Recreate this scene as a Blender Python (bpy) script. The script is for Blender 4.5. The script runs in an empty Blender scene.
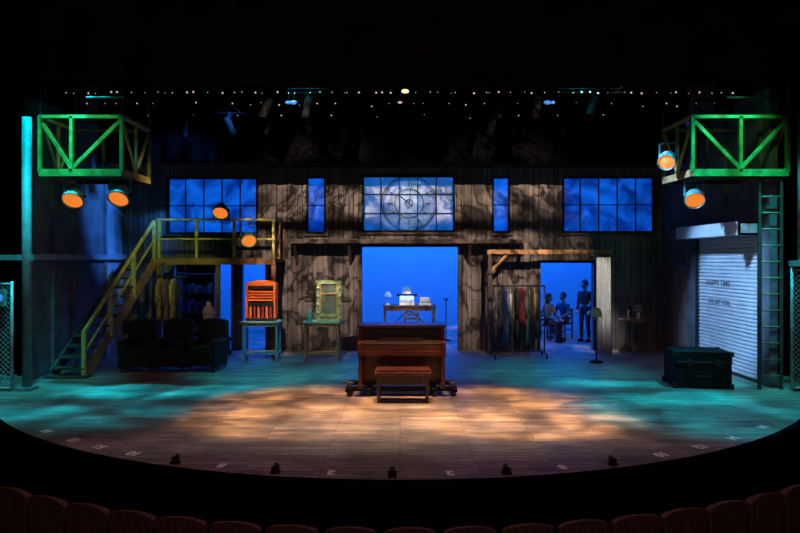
import bpy, bmesh, math, random
from mathutils import Vector, Matrix
random.seed(7)
S = bpy.context.scene
S.view_settings.view_transform = 'Standard'
S.view_settings.look = 'None'

# ------------------------------------------------------------------ materials
def mat(name, col, rough=0.6, metal=0.0, var=0.25, scale=8.0, bump=0.1, emis=None, es=0.0, stretch=(1,1,1)):
    m = bpy.data.materials.new(name); m.use_nodes = True
    nt = m.node_tree; N = nt.nodes; L = nt.links
    b = N['Principled BSDF']
    tc = N.new('ShaderNodeTexCoord'); mp = N.new('ShaderNodeMapping')
    mp.inputs['Scale'].default_value = stretch
    L.new(tc.outputs['Object'], mp.inputs['Vector'])
    n = N.new('ShaderNodeTexNoise'); n.inputs['Scale'].default_value = scale
    n.inputs['Detail'].default_value = 5
    L.new(mp.outputs['Vector'], n.inputs['Vector'])
    r = N.new('ShaderNodeValToRGB')
    r.color_ramp.elements[0].position = 0.3; r.color_ramp.elements[1].position = 0.7
    r.color_ramp.elements[0].color = tuple(c*(1-var) for c in col)+(1,)
    r.color_ramp.elements[1].color = tuple(min(1, c*(1+var)) for c in col)+(1,)
    L.new(n.outputs['Fac'], r.inputs['Fac']); L.new(r.outputs['Color'], b.inputs['Base Color'])
    b.inputs['Roughness'].default_value = rough; b.inputs['Metallic'].default_value = metal
    if max(col) < 0.009: b.inputs['Specular IOR Level'].default_value = 0.0
    elif max(col) < 0.02: b.inputs['Specular IOR Level'].default_value = 0.15
    if bump > 0:
        bp = N.new('ShaderNodeBump'); bp.inputs['Strength'].default_value = bump
        bp.inputs['Distance'].default_value = 0.02
        L.new(n.outputs['Fac'], bp.inputs['Height']); L.new(bp.outputs['Normal'], b.inputs['Normal'])
    if emis:
        b.inputs['Emission Color'].default_value = emis+(1,)
        b.inputs['Emission Strength'].default_value = es
        m.cycles.emission_sampling = 'NONE'
    return m

M = {}
M['black'] = mat('black_paint', (0.0098,0.0075,0.008), 0.7)
M['cloth_black'] = mat('black_velour', (0.002,0.002,0.0025), 0.95, var=0.4, scale=20)
M['rig'] = mat('black_rig_metal', (0.003,0.003,0.003), 0.6)
M['steel'] = mat('dark_steel', (0.05,0.055,0.06), 0.4, 0.7)
M['trim_steel'] = mat('black_steel_trim', (0.022,0.019,0.02), 0.5, 0.2)
M['green'] = mat('green_paint', (0.07,0.36,0.06), 0.55, var=0.4)
M['yellow'] = mat('yellow_paint', (0.40,0.36,0.07), 0.5, var=0.35)
M['wood'] = mat('brown_timber', (0.22,0.12,0.06), 0.6, var=0.4, scale=5, stretch=(1,1,6))
M['woodx'] = mat('orange_timber', (0.42,0.22,0.08), 0.6, var=0.4, scale=5, stretch=(6,1,1))
M['wood_dark'] = mat('dark_timber', (0.05,0.035,0.025), 0.6, var=0.4)
M['mahog'] = mat('mahogany', (0.078,0.024,0.016), 0.3, var=0.45, scale=4, stretch=(1,1,5), bump=0.03)
M['mahog_d'] = mat('mahogany_dark', (0.036,0.026,0.022), 0.35, var=0.4, scale=4, stretch=(5,1,1), bump=0.03)
M['ivory'] = mat('ivory', (0.6,0.55,0.45), 0.3, var=0.05)
M['brass'] = mat('brass', (0.6,0.4,0.12), 0.3, 0.9, var=0.1)
M['teal'] = mat('teal_enamel', (0.10,0.32,0.30), 0.4, 0.2)
M['orange_lens'] = mat('amber_lens', (0.8,0.25,0.05), 0.3, var=0.1, emis=(1.0,0.24,0.025), es=0.85)
M['seat_red'] = mat('seat_upholstery', (0.10,0.045,0.035), 0.75, var=0.3, scale=25)
M['seat_back'] = mat('seat_back_veneer', (0.085,0.045,0.035), 0.5, var=0.3, scale=6, stretch=(6,1,1))
M['leather'] = mat('dark_leather', (0.0195,0.0145,0.0145), 0.55, var=0.3)
M['white'] = mat('white_paint', (0.7,0.7,0.68), 0.5, var=0.08)
M['tape'] = mat('floor_marking_paint', (0.95,0.95,0.93), 0.6, var=0.02)
M['sign'] = mat('faded_stencil_paint', (0.14,0.15,0.17), 0.7, var=0.6, scale=30)
M['curtain'] = mat('pale_linen', (0.62,0.60,0.56), 0.9, var=0.15, scale=10)
M['orange'] = mat('orange_lacquer', (0.9,0.15,0.02), 0.6, var=0.15)
M['red'] = mat('red_fabric', (0.35,0.03,0.03), 0.8)
M['skin'] = mat('skin', (0.5,0.3,0.2), 0.5, var=0.08)
M['hair'] = mat('dark_hair', (0.03,0.02,0.015), 0.6)
M['shirt'] = mat('navy_shirt', (0.05,0.06,0.10), 0.8)
M['shirt2'] = mat('grey_jacket', (0.10,0.10,0.11), 0.8)
M['shirt3'] = mat('black_shirt', (0.02,0.02,0.025), 0.8)
M['trouser'] = mat('dark_trousers', (0.02,0.02,0.03), 0.85)
M['form'] = mat('dressform_linen', (0.7,0.5,0.38), 0.8, var=0.1)
M['glassm'] = mat('mirror_glass', (0.45,0.55,0.50), 0.25, 0.8, var=0.25, bump=0)
M['bulb'] = mat('lit_bulb', (1,0.8,0.7), 0.4, var=0.0, bump=0, emis=(1.0,0.62,0.60), es=0.6)
M['bulb_hot'] = mat('work_lamp', (1,0.8,0.6), 0.4, var=0.0, bump=0, emis=(1.0,0.6,0.3), es=2.0)
M['bulb_blue'] = mat('blue_lamp', (0.02,0.05,0.15), 0.4, var=0.0, bump=0, emis=(0.06,0.30,0.85), es=0.7)
M['steelw'] = mat('galvanised_mesh', (0.3,0.38,0.38), 0.5, 0.3)
M['column'] = mat('column_paint', (0.14,0.17,0.17), 0.6)
M['door'] = mat('tan_door_paint', (0.26,0.17,0.11), 0.6)
M['side'] = mat('grey_scenic_paint', (0.10,0.10,0.115), 0.8, var=0.35, scale=3)
M['flat'] = mat('pale_scenic_paint', (0.25,0.27,0.32), 0.8, var=0.35, scale=3)
M['cyc'] = mat('cyclorama_cloth', (0.6,0.62,0.65), 0.9, var=0.05, scale=1.5, bump=0)
M['pit'] = mat('pit_black', (0.004,0.003,0.004), 0.9)
M['header'] = mat('proscenium_header_paint', (0.0085,0.006,0.0088), 0.9, var=0.5, scale=1.5)
M['aud'] = mat('auditorium_carpet', (0.008,0.005,0.006), 0.95)
M['tealwood'] = mat('teal_painted_timber',(0.20,0.36,0.36),0.6)
M['greenwood'] = mat('green_stained_timber',(0.26,0.34,0.14),0.5,var=0.35)
M['shutter'] = mat('shutter_slats',(0.60,0.61,0.63),0.5,0.1,var=0.10,scale=4)

def floor_mat():
    m = bpy.data.materials.new('stage_floorboards'); m.use_nodes = True
    N = m.node_tree.nodes; L = m.node_tree.links; b = N['Principled BSDF']
    tc = N.new('ShaderNodeTexCoord'); mp = N.new('ShaderNodeMapping')
    L.new(tc.outputs['Object'], mp.inputs['Vector'])
    br = N.new('ShaderNodeTexBrick'); L.new(mp.outputs['Vector'], br.inputs['Vector'])
    br.inputs['Scale'].default_value = 1.0
    br.inputs['Brick Width'].default_value = 1.8; br.inputs['Row Height'].default_value = 0.11
    br.inputs['Mortar Size'].default_value = 0.007; br.inputs['Mortar Smooth'].default_value = 0.3
    br.inputs['Color1'].default_value = (0.18,0.155,0.13,1); br.inputs['Color2'].default_value = (0.33,0.285,0.24,1)
    br.inputs['Mortar'].default_value = (0.05,0.045,0.04,1)
    mp2 = N.new('ShaderNodeMapping'); mp2.inputs['Scale'].default_value = (0.7,7,1)
    L.new(tc.outputs['Object'], mp2.inputs['Vector'])
    n = N.new('ShaderNodeTexNoise'); n.inputs['Scale'].default_value = 3.0; n.inputs['Detail'].default_value = 8
    L.new(mp2.outputs['Vector'], n.inputs['Vector'])
    n2 = N.new('ShaderNodeTexNoise'); n2.inputs['Scale'].default_value = 1.6; n2.inputs['Detail'].default_value = 9
    L.new(tc.outputs['Object'], n2.inputs['Vector'])
    r = N.new('ShaderNodeMapRange'); r.inputs[1].default_value=0.3; r.inputs[2].default_value=0.7; r.inputs[3].default_value=0.5; r.inputs[4].default_value=1.35
    L.new(n.outputs['Fac'], r.inputs[0])
    r2 = N.new('ShaderNodeMapRange'); r2.inputs[1].default_value=0.35; r2.inputs[2].default_value=0.65; r2.inputs[3].default_value=0.6; r2.inputs[4].default_value=1.2
    L.new(n2.outputs['Fac'], r2.inputs[0])
    mu = N.new('ShaderNodeMath'); mu.operation='MULTIPLY'; L.new(r.outputs[0],mu.inputs[0]); L.new(r2.outputs[0],mu.inputs[1])
    vm = N.new('ShaderNodeVectorMath'); vm.operation='SCALE'; L.new(br.outputs['Color'], vm.inputs[0]); L.new(mu.outputs[0], vm.inputs['Scale'])
    L.new(vm.outputs[0], b.inputs['Base Color'])
    b.inputs['Roughness'].default_value = 0.5
    bp = N.new('ShaderNodeBump'); bp.inputs['Strength'].default_value=0.25; bp.inputs['Distance'].default_value=0.01
    L.new(br.outputs['Fac'], bp.inputs['Height']); bp.invert = True
    L.new(bp.outputs['Normal'], b.inputs['Normal'])
    return m
M['floor'] = floor_mat()

def wall_mat():
    # vertical grey-brown boards
    m = bpy.data.materials.new('weathered_wall_boards'); m.use_nodes = True
    N = m.node_tree.nodes; L = m.node_tree.links; b = N['Principled BSDF']
    tc = N.new('ShaderNodeTexCoord')
    sp = N.new('ShaderNodeSeparateXYZ'); cb = N.new('ShaderNodeCombineXYZ')
    L.new(tc.outputs['Object'], sp.inputs[0]); L.new(sp.outputs['Z'], cb.inputs['X']); L.new(sp.outputs['X'], cb.inputs['Y'])
    br = N.new('ShaderNodeTexBrick'); L.new(cb.outputs[0], br.inputs['Vector'])
    br.inputs['Brick Width'].default_value = 1.9; br.inputs['Row Height'].default_value = 0.135
    br.inputs['Scale'].default_value = 1.0; br.offset = 0.3
    br.inputs['Mortar Size'].default_value = 0.010; br.inputs['Mortar Smooth'].default_value = 0.3
    br.inputs['Color1'].default_value = (0.095,0.085,0.08,1); br.inputs['Color2'].default_value = (0.165,0.145,0.13,1)
    br.inputs['Mortar'].default_value = (0.03,0.027,0.025,1)
    mp = N.new('ShaderNodeMapping'); mp.inputs['Scale'].default_value=(5,1,0.5); L.new(tc.outputs['Object'], mp.inputs['Vector'])
    n = N.new('ShaderNodeTexNoise'); n.inputs['Scale'].default_value = 2.2; n.inputs['Detail'].default_value = 9; n.inputs['Roughness'].default_value=0.6
    L.new(mp.outputs['Vector'], n.inputs['Vector'])
    r = N.new('ShaderNodeMapRange'); r.inputs[1].default_value=0.3; r.inputs[2].default_value=0.7; r.inputs[3].default_value=0.6; r.inputs[4].default_value=1.3
    L.new(n.outputs['Fac'], r.inputs[0])
    vm = N.new('ShaderNodeVectorMath'); vm.operation='SCALE'; L.new(br.outputs['Color'], vm.inputs[0]); L.new(r.outputs[0], vm.inputs['Scale'])
    L.new(vm.outputs[0], b.inputs['Base Color']); b.inputs['Roughness'].default_value=0.85
    bp = N.new('ShaderNodeBump'); bp.invert=True; bp.inputs['Strength'].default_value=0.3; bp.inputs['Distance'].default_value=0.01
    L.new(br.outputs['Fac'], bp.inputs['Height']); L.new(bp.outputs['Normal'], b.inputs['Normal'])
    return m
M['wall'] = wall_mat()

def frosted(name, c0, c1, dif=0.35):
    m = bpy.data.materials.new(name); m.use_nodes = True
    N = m.node_tree.nodes; L = m.node_tree.links; N.remove(N['Principled BSDF']); out = N['Material Output']
    tc = N.new('ShaderNodeTexCoord'); n = N.new('ShaderNodeTexNoise'); n.inputs['Scale'].default_value=1.8; n.inputs['Detail'].default_value=9; n.inputs['Distortion'].default_value=1.2
    L.new(tc.outputs['Object'], n.inputs['Vector'])
    r = N.new('ShaderNodeValToRGB'); r.color_ramp.elements[0].position=0.35; r.color_ramp.elements[1].position=0.65
    r.color_ramp.elements[0].color=c0+(1,); r.color_ramp.elements[1].color=c1+(1,)  # mottled gobo light on the frosted panes is put into their colour
    L.new(n.outputs['Fac'], r.inputs['Fac'])
    t = N.new('ShaderNodeBsdfTranslucent'); d = N.new('ShaderNodeBsdfDiffuse')
    L.new(r.outputs['Color'], t.inputs['Color']); L.new(r.outputs['Color'], d.inputs['Color'])
    mx = N.new('ShaderNodeMixShader'); mx.inputs[0].default_value = dif
    L.new(t.outputs[0], mx.inputs[1]); L.new(d.outputs[0], mx.inputs[2]); L.new(mx.outputs[0], out.inputs['Surface'])
    return m
M['pane'] = frosted('frosted_window_glass', (0.13,0.20,0.28), (0.36,0.52,0.56), 0.15)
M['pane_clock'] = frosted('clock_window_glass', (0.45,0.55,0.50), (0.68,0.76,0.70), 0.55)

# ------------------------------------------------------------------ mesh builder
class B:
    def __init__(s, name):
        s.name = name; s.bm = bmesh.new(); s.mats = []
    def mi(s, m):
        m = M[m]
        if m not in s.mats: s.mats.append(m)
        return s.mats.index(m)
    def faces(s, vs, fs, m, smooth=False):
        i = s.mi(m); bv = [s.bm.verts.new(v) for v in vs]
        for f in fs:
            try:
                fc = s.bm.faces.new([bv[k] for k in f]); fc.material_index = i; fc.smooth = smooth
            except ValueError: pass
    def box(s, x0,x1,y0,y1,z0,z1, m):
        vs=[(x,y,z) for x in (x0,x1) for y in (y0,y1) for z in (z0,z1)]
        s.faces(vs, [(0,1,3,2),(4,6,7,5),(0,4,5,1),(2,3,7,6),(0,2,6,4),(1,5,7,3)], m)
    def beam(s, p, q, w, h, m, up=(0,0,1)):
        p=Vector(p); q=Vector(q); d=(q-p).normalized(); u=Vector(up)
        if abs(d.dot(u))>0.98: u=Vector((0,1,0))
        a=d.cross(u).normalized(); c=a.cross(d).normalized()
        vs=[]
        for o in (p,q):
            for i in (-1,1):
                for j in (-1,1): vs.append(o+a*i*w/2+c*j*h/2)
        s.faces(vs, [(0,1,3,2),(4,6,7,5),(0,4,5,1),(2,3,7,6),(0,2,6,4),(1,5,7,3)], m)
    def cyl(s, p, q, r, m, r2=None, n=12):
        r2 = r if r2 is None else r2
        s.lathe([(0,0),(r,0),(r2,(Vector(q)-Vector(p)).length),(0,(Vector(q)-Vector(p)).length)], p, Vector(q)-Vector(p), m, n)
    def lathe(s, prof, o, d, m, n=20, sx=1, sy=1):
        d=Vector(d).normalized(); R=d.to_track_quat('Z','Y').to_matrix(); o=Vector(o)
        vs=[];fs=[]
        for r,z in prof:
            for k in range(n):
                a=2*math.pi*k/n
                vs.append(o+R@Vector((max(r,0.0003)*sx*math.cos(a),max(r,0.0003)*sy*math.sin(a),z)))
        for i in range(len(prof)-1):
            for k in range(n):
                fs.append((i*n+k,i*n+(k+1)%n,(i+1)*n+(k+1)%n,(i+1)*n+k))
        s.faces(vs,fs,m,True)
    def ball(s, c, r, m, n=12, sc=(1,1,1)):
        vs=[];fs=[];R=n//2
        for i in range(R+1):
            t=math.pi*i/R
            for k in range(n):
                a=2*math.pi*k/n
                rr=max(math.sin(t),0.002)
                vs.append((c[0]+r*sc[0]*rr*math.cos(a),c[1]+r*sc[1]*rr*math.sin(a),c[2]+r*sc[2]*math.cos(t)))
        for i in range(R):
            for k in range(n): fs.append((i*n+k,(i+1)*n+k,(i+1)*n+(k+1)%n,i*n+(k+1)%n))
        s.faces(vs,fs,m,True)
    def torus(s, c, R, r, m, axis='Y', n=40, k=6):
        vs=[];fs=[]
        for i in range(n):
            a=2*math.pi*i/n
            for j in range(k):
                b=2*math.pi*j/k; q=R+r*math.cos(b)
                x,y,z=q*math.cos(a),r*math.sin(b),q*math.sin(a)
                if axis=='Z': y,z=z,y
                if axis=='X': x,y=y,x
                vs.append((c[0]+x,c[1]+y,c[2]+z))
        for i in range(n):
            for j in range(k): fs.append((i*k+j,((i+1)%n)*k+j,((i+1)%n)*k+(j+1)%k,i*k+(j+1)%k))
        s.faces(vs,fs,m,True)
    def prism(s, pts, y0, y1, m, smooth=False):
        n=len(pts); vs=[(x,y0,z) for x,z in pts]+[(x,y1,z) for x,z in pts]
        fs=[tuple(range(n)),tuple(range(2*n-1,n-1,-1))]+[(i,i+n,(i+1)%n+n,(i+1)%n) for i in range(n)]
        s.faces(vs,fs,m,smooth)
    def drape(s, x0,x1,y,z0,z1,m,amp=0.05,waves=6,n=80,along='X',flare=0.0):
        vs=[];fs=[];rows=8
        for j in range(rows+1):
            t=j/rows
            for i in range(n+1):
                u=i/n; a=amp*(0.5+0.5*(1-t)+flare*(1-t))*math.sin(u*waves*2*math.pi+0.6*math.sin(u*17))
                p=(x0+(x1-x0)*u, y+a, z0+(z1-z0)*t)
                if along=='Y': p=(y+a, x0+(x1-x0)*u, z0+(z1-z0)*t)
                vs.append(p)
        w=n+1
        for j in range(rows):
            for i in range(n): fs.append((j*w+i,j*w+i+1,(j+1)*w+i+1,(j+1)*w+i))
        s.faces(vs,fs,m,True)
    def done(s, loc=(0,0,0), rz=0, parent=None, bevel=0.0, thick=0.0, seg=2):
        bmesh.ops.recalc_face_normals(s.bm, faces=s.bm.faces)
        me=bpy.data.meshes.new(s.name); s.bm.to_mesh(me); s.bm.free()
        for m in s.mats: me.materials.append(m)
        o=bpy.data.objects.new(s.name, me); S.collection.objects.link(o)
        o.location=loc; o.rotation_euler=(0,0,rz)
        if parent: o.parent=parent
        if thick: 
            md=o.modifiers.new('solid','SOLIDIFY'); md.thickness=thick
        if bevel:
            md=o.modifiers.new('bevel','BEVEL'); md.width=bevel; md.segments=seg; md.limit_method='ANGLE'
        return o

def empty(name, loc=(0,0,0), rz=0):
    e=bpy.data.objects.new(name,None); S.collection.objects.link(e); e.location=loc; e.rotation_euler=(0,0,rz); e.empty_display_size=0.2
    return e
def copy(o, loc, rz=0):
    c=o.copy(); S.collection.objects.link(c); c.location=loc; c.rotation_euler=(0,0,rz); return c
def text(name, body, size, loc, rot, m, ext=0.002, off=0.0):
    cu=bpy.data.curves.new(name,'FONT'); cu.body=body; cu.size=size; cu.extrude=ext; cu.align_x='CENTER'; cu.align_y='CENTER'; cu.offset=off
    cu.materials.append(M[m]); o=bpy.data.objects.new(name,cu); S.collection.objects.link(o); o.location=loc; o.rotation_euler=rot
    return o

# ------------------------------------------------------------------ stage floor (curved apron)
CY, R = 14.9, 8.43
def arc(r, a0, a1, n):
    return [(r*math.sin(a0+(a1-a0)*i/n), CY-r*math.cos(a0+(a1-a0)*i/n)) for i in range(n+1)]
b=B('floor')
pts=arc(R,-1.15,1.15,80)
top=[(x,y) for x,y in pts]
poly=[(-11,pts[0][1])]+top+[(11,pts[-1][1]),(11,21),(-11,21)]
n=len(poly)
vs=[(x,y,0) for x,y in poly]+[(x,y,-0.12) for x,y in poly]
b.faces(vs,[tuple(range(n)),tuple(range(2*n-1,n-1,-1))]+[(i,i+n,(i+1)%n+n,(i+1)%n) for i in range(n)],'floor')
b.done()
b=B('stage_apron_fascia')
vs=[];fs=[]
a=arc(R,-1.15,1.15,80); a2=arc(R+0.10,-1.15,1.15,80); 
for (x,y),(x2,y2) in zip(a,a2):
    vs += [(x,y,0.03),(x2,y2,0.03),(x2,y2,-1.0),(x,y,-1.0)]
for i in range(80):
    for k in range(4): fs.append((i*4+k,(i+1)*4+k,(i+1)*4+(k+1)%4,i*4+(k+1)%4))
b.faces(vs,fs,'pit'); b.done()
b=B('auditorium_floor'); b.box(-12,12,-2,12,-1.15,-1.0,'aud'); b.done()

# ------------------------------------------------------------------ back wall with openings
def holed(name, x0,x1,z0,z1,y0,y1,holes,m):
    b=B(name)
    xs=sorted({x0,x1}|{h[0] for h in holes}|{h[1] for h in holes}); zs=sorted({z0,z1}|{h[2] for h in holes}|{h[3] for h in holes})
    for i in range(len(xs)-1):
        run=None
        for j in range(len(zs)-1):
            cx=(xs[i]+xs[i+1])/2; cz=(zs[j]+zs[j+1])/2
            solid=not any(h[0]<cx<h[1] and h[2]<cz<h[3] for h in holes)
            if solid:
                if run is None: run=zs[j]
                if j==len(zs)-2: b.box(xs[i],xs[i+1],y0,y1,run,zs[j+1],m)
            elif run is not None:
                b.box(xs[i],xs[i+1],y0,y1,run,zs[j],m); run=None
    return b.done()
YW=15.8
wins=[(-6.14,-3.74,3.05,4.55,5,2),(-2.47,-1.95,3.06,4.57,1,2),(-1.0,1.45,3.1,4.6,5,3),(2.42,2.90,3.08,4.57,1,2),(4.27,6.71,3.08,4.57,5,2)]
doors=[(-5.95,-4.45,0,2.25),(-4.15,-3.55,0,2.25),(-1.0,1.53,0,2.71),(3.69,5.08,0,2.29)]
holed('wall_back',-7.3,6.9,0,5.6,YW,YW+0.15,[w[:4] for w in wins]+doors,'wall')
for i,(x0,x1,z0,z1,nc,nr) in enumerate(wins):
    b=B('window_%d'%(i+1))
    pm='pane_clock' if i==2 else 'pane'
    b.box(x0+0.01,x1-0.01,YW+0.09,YW+0.095,z0+0.01,z1-0.01,pm)
    f=0.05; yy0,yy1=YW-0.03,YW+0.08
    b.box(x0,x1,yy0,yy1,z0,z0+f,'black'); b.box(x0,x1,yy0,yy1,z1-f,z1,'black')
    b.box(x0,x0+f,yy0,yy1,z0+f,z1-f,'black'); b.box(x1-f,x1,yy0,yy1,z0+f,z1-f,'black')
    for k in range(1,nc):
        x=x0+(x1-x0)*k/nc; b.box(x-0.012,x+0.012,YW+0.02,YW+0.07,z0+f,z1-f,'black')
    for k in range(1,nr):
        z=z0+(z1-z0)*k/nr; b.box(x0+f,x1-f,YW+0.03,YW+0.08,z-0.012,z+0.012,'black')
    b.box(x0-0.06,x1+0.06 if x1<6.6 else x1+0.05,YW-0.08,YW-0.001,z0-0.06,z0,'wood_dark')
    b.done()
b=B('wall_clock')
c=(0.24,YW-0.01,3.86)
for rr,t in ((0.72,0.014),(0.68,0.006),(0.38,0.012),(0.10,0.012)): b.torus(c,rr,t,'wood_dark',n=64)
for k in range(60):
    a=2*math.pi*k/60; l=0.06 if k%5==0 else 0.03
    d=Vector((math.sin(a),0,math.cos(a))); w=0.02 if k%5==0 else 0.007
    b.beam(Vector(c)+d*(0.68-l),Vector(c)+d*0.68,w,0.008,'wood_dark',up=(0,1,0))
    if k%5==0:
        b.beam(Vector(c)+d*0.43,Vector(c)+d*0.58,0.03,0.008,'wood_dark',up=(0,1,0))
for ang,l,w in ((-0.9,0.38,0.025),(0.12,0.58,0.018)):
    d=Vector((math.sin(ang),0,math.cos(ang))); b.beam(Vector(c)-d*0.1,Vector(c)+d*l,w,0.012,'black',up=(0,1,0))
b.done()

b=B('trim_1')
for x in (-3.3,-2.85,-1.3,1.75,3.35,3.72):
    b.box(x-0.06,x+0.06,YW-0.05,YW-0.001,2.97,4.95,'wall')
for x in (-2.6,-1.2,1.72,2.15,3.5): b.box(x-0.07,x+0.07,YW-0.05,YW-0.001,0,2.72,'wall')
b.box(-3.6,6.85,YW-0.07,YW-0.002,4.78,4.88,'wood_dark')
b.box(-2.5,-1.3,YW-0.055,YW-0.002,1.3,1.4,'wood_dark')
b.done()
b=B('trim_2')
b.box(-2.85,3.25,15.25,YW-0.08,2.80,2.90,'wood_dark')
b.box(-2.85,3.25,15.2,15.25,2.79,2.89,'wood_dark')
for x in (-2.7,-1.3,1.8,3.1): b.beam((x,15.74,2.3),(x,15.3,2.78),0.07,0.07,'wood_dark',up=(1,0,0))
b.done()
b=B('trim_3')
for x0,x1,z0,z1 in doors[2:]:
    b.box(x0-0.08,x0,YW-0.06,YW-0.002,0,z1+0.08,'wood_dark'); b.box(x1,x1+0.08,YW-0.06,YW-0.002,0,z1+0.08,'wood_dark'); b.box(x0,x1,YW-0.06,YW-0.002,z1,z1+0.08,'wood_dark')
b.done()

b=B('timber_door_frame')
b.box(2.2,5.35,15.1,15.25,2.52,2.63,'woodx')
b.box(2.22,2.32,15.1,15.24,0,2.52,'wood_dark'); b.box(5.26,5.34,15.1,15.24,0,2.52,'wood_dark')
b.beam((2.3,15.17,2.1),(2.7,15.17,2.5),0.07,0.07,'woodx',up=(0,1,0)); b.beam((5.28,15.17,2.15),(4.85,15.17,2.5),0.07,0.07,'woodx',up=(0,1,0))
for x in (2.28,5.28): b.box(x-0.05,x+0.05,15.25,YW-0.08,2.52,2.62,'wood')
b.done()
b=B('door_curtain'); b.drape(4.88,5.22,14.9,0.03,2.44,'curtain',0.05,4,n=50); b.cyl((4.7,14.9,2.45),(5.25,14.9,2.45),0.015,'steel'); 
for x in (4.75,5.22): b.cyl((x,14.9,2.45),(x,15.09,2.55),0.012,'steel')
b.done(thick=0.008)

# ------------------------------------------------------------------ side walls
b=B('wall_left'); b.box(-7.45,-7.3,11.9,14.85,0,5.6,'side'); b.box(-7.45,-7.3,14.85,YW+0.15,0,5.6,'flat')
b.box(-7.3,-7.24,14.75,14.85,0,5.6,'side'); b.box(-7.3,-7.2,11.9,YW,2.38,2.5,'flat')
for y in (12.6,13.4): b.box(-7.3,-7.25,y-0.04,y+0.04,0,5.6,'side')
b.done()
for args in ((15.25,YW+0.15,0,5.6),(14.45,15.25,2.2,5.6),(13.99,14.45,0,5.6),(11.44,13.99,3.13,5.6),(11.2,11.44,0,5.6)):
    b=B('wall_right'); b.box(6.9,7.05,*args,'side'); b.done()
b=B('trim_4')
for y in (13.9,12.7,11.45): b.box(6.84,6.9,y-0.04,y+0.04,3.42,5.6,'side')
b.box(6.84,6.9,11.2,YW,3.3,3.4,'side')
b.done()
b=B('door_1'); b.box(6.93,6.98,14.46,15.24,0,2.19,'door')
for z0,z1 in ((0.15,0.95),(1.1,2.05)): b.box(6.915,6.93,14.56,15.14,z0,z1,'door')
b.ball((6.9,14.55,1.02),0.03,'brass'); b.done()
b=B('roller_shutter_door')
vs=[];fs=[];z=0.05
prof=[]
while z<2.85:
    prof += [(6.95,z),(6.915,z+0.02),(6.915,z+0.055),(6.95,z+0.075)]; z+=0.078
for x,z in prof: vs += [(x,11.55,z),(x,13.9,z)]
for i in range(len(prof)-1): fs.append((2*i,2*i+1,2*i+3,2*i+2))
b.faces(vs,fs,'shutter')
b.box(6.90,6.97,11.55,13.9,0,0.06,'steel')
b.box(6.88,6.98,11.45,11.56,0,2.85,'steel'); b.box(6.88,6.98,13.88,13.98,0,2.85,'steel')
b.box(6.45,7.0,11.45,13.98,2.86,2.9,'shutter'); b.box(6.45,7.0,11.45,13.98,3.08,3.12,'shutter'); b.box(6.43,6.5,11.45,13.98,2.86,3.12,'shutter')
b.box(6.45,7.0,11.45,11.48,2.86,3.12,'shutter'); b.box(6.45,7.0,13.95,13.98,2.86,3.12,'shutter')
b.done()
text('shutter_sign','HAPPY TIME',0.18,(6.91,13.05,1.87),(math.pi/2,0,-math.pi/2),'sign',0.002,0.002)
text('shutter_sign','WE GET HERE',0.14,(6.91,13.0,1.46),(math.pi/2,0,-math.pi/2),'sign',0.002,0.002)

b=B('masking_drape'); b.drape(-11,-7.5,12.4,0,6.8,'cloth_black',0.10,14); b.done(thick=0.01)
b=B('masking_drape'); b.drape(7.2,11,12.4,0,6.8,'cloth_black',0.10,14); b.done(thick=0.01)
b=B('border_drape'); b.drape(-7.2,6.8,14.3,4.68,7.0,'cloth_black',0.04,30,n=240); b.done(thick=0.01)
b=B('wall_proscenium')
b.box(-12,12,8.8,9.1,5.03,9.4,'header'); b.box(-12,-8.2,8.8,9.1,-1.0,5.03,'pit'); b.box(8.2,12,8.8,9.1,-1.0,5.03,'pit'); b.done()
b=B('ceiling'); b.box(-12,12,-2,21,9.4,9.5,'pit'); b.done()
b=B('wall_backstage_left'); b.box(-11.1,-11,9.1,21,0,9.4,'pit'); b.done()
b=B('wall_backstage_right'); b.box(11,11.1,9.1,21,0,9.4,'pit'); b.done()
b=B('cyclorama'); b.box(-10,10,20.2,20.25,0,7,'cyc'); b.done()

b=B('wing_column'); b.cyl((-6.84,11.0,0),(-6.84,11.0,5.0),0.08,'column',n=16); b.box(-6.98,-6.70,10.86,11.14,0,0.06,'column'); 
b.box(-8.2,-6.7,10.97,11.03,2.38,2.48,'column'); b.done()
def fence(name,x0,x1,y,z0,z1):
    b=B(name); st=0.09; n=int((x1-x0+z1-z0)/st)
    for i in range(n+1):
        o=i*st
        pa=(x0+max(0,o-(z1-z0)), z0+min(o,z1-z0)); pb=(x0+min(o,x1-x0), z0+max(0,o-(x1-x0)))
        b.beam((pa[0],y,pa[1]),(pb[0],y,pb[1]),0.010,0.010,'steelw',up=(0,1,0))
        pa=(x1-max(0,o-(z1-z0)), z0+min(o,z1-z0)); pb=(x1-min(o,x1-x0), z0+max(0,o-(x1-x0)))
        b.beam((pa[0],y+0.01,pa[1]),(pb[0],y+0.01,pb[1]),0.010,0.010,'steelw',up=(0,1,0))
    for x in (x0,x1): b.cyl((x,y,0),(x,y,z1+0.05),0.025,'steelw')
    b.cyl((x0,y,z1),(x1,y,z1),0.02,'steelw'); b.cyl((x0,y,z0),(x1,y,z0),0.02,'steelw')
    return b.done()
fence('chain_link_fence',-8.0,-7.05,10.9,0.06,1.95)
fence('chain_link_fence',7.12,8.0,10.9,0.06,2.2)
b=B('wing_column'); b.cyl((7.35,10.9,2.35),(7.35,10.9,5.0),0.11,'steelw',n=16); b.box(7.1,8.2,10.84,10.96,2.27,2.37,'steelw'); b.done()
b=B('wing_work_light'); b.box(-7.3,-7.12,10.78,10.87,1.55,1.85,'teal'); b.lathe([(0,0.02),(0.06,0.02),(0.07,0)],(-7.2,10.77,1.7),(0,-1,0),'bulb_blue'); b.cyl((-7.2,10.83,1.85),(-7.2,10.83,1.97),0.012,'steel'); b.done()

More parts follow.
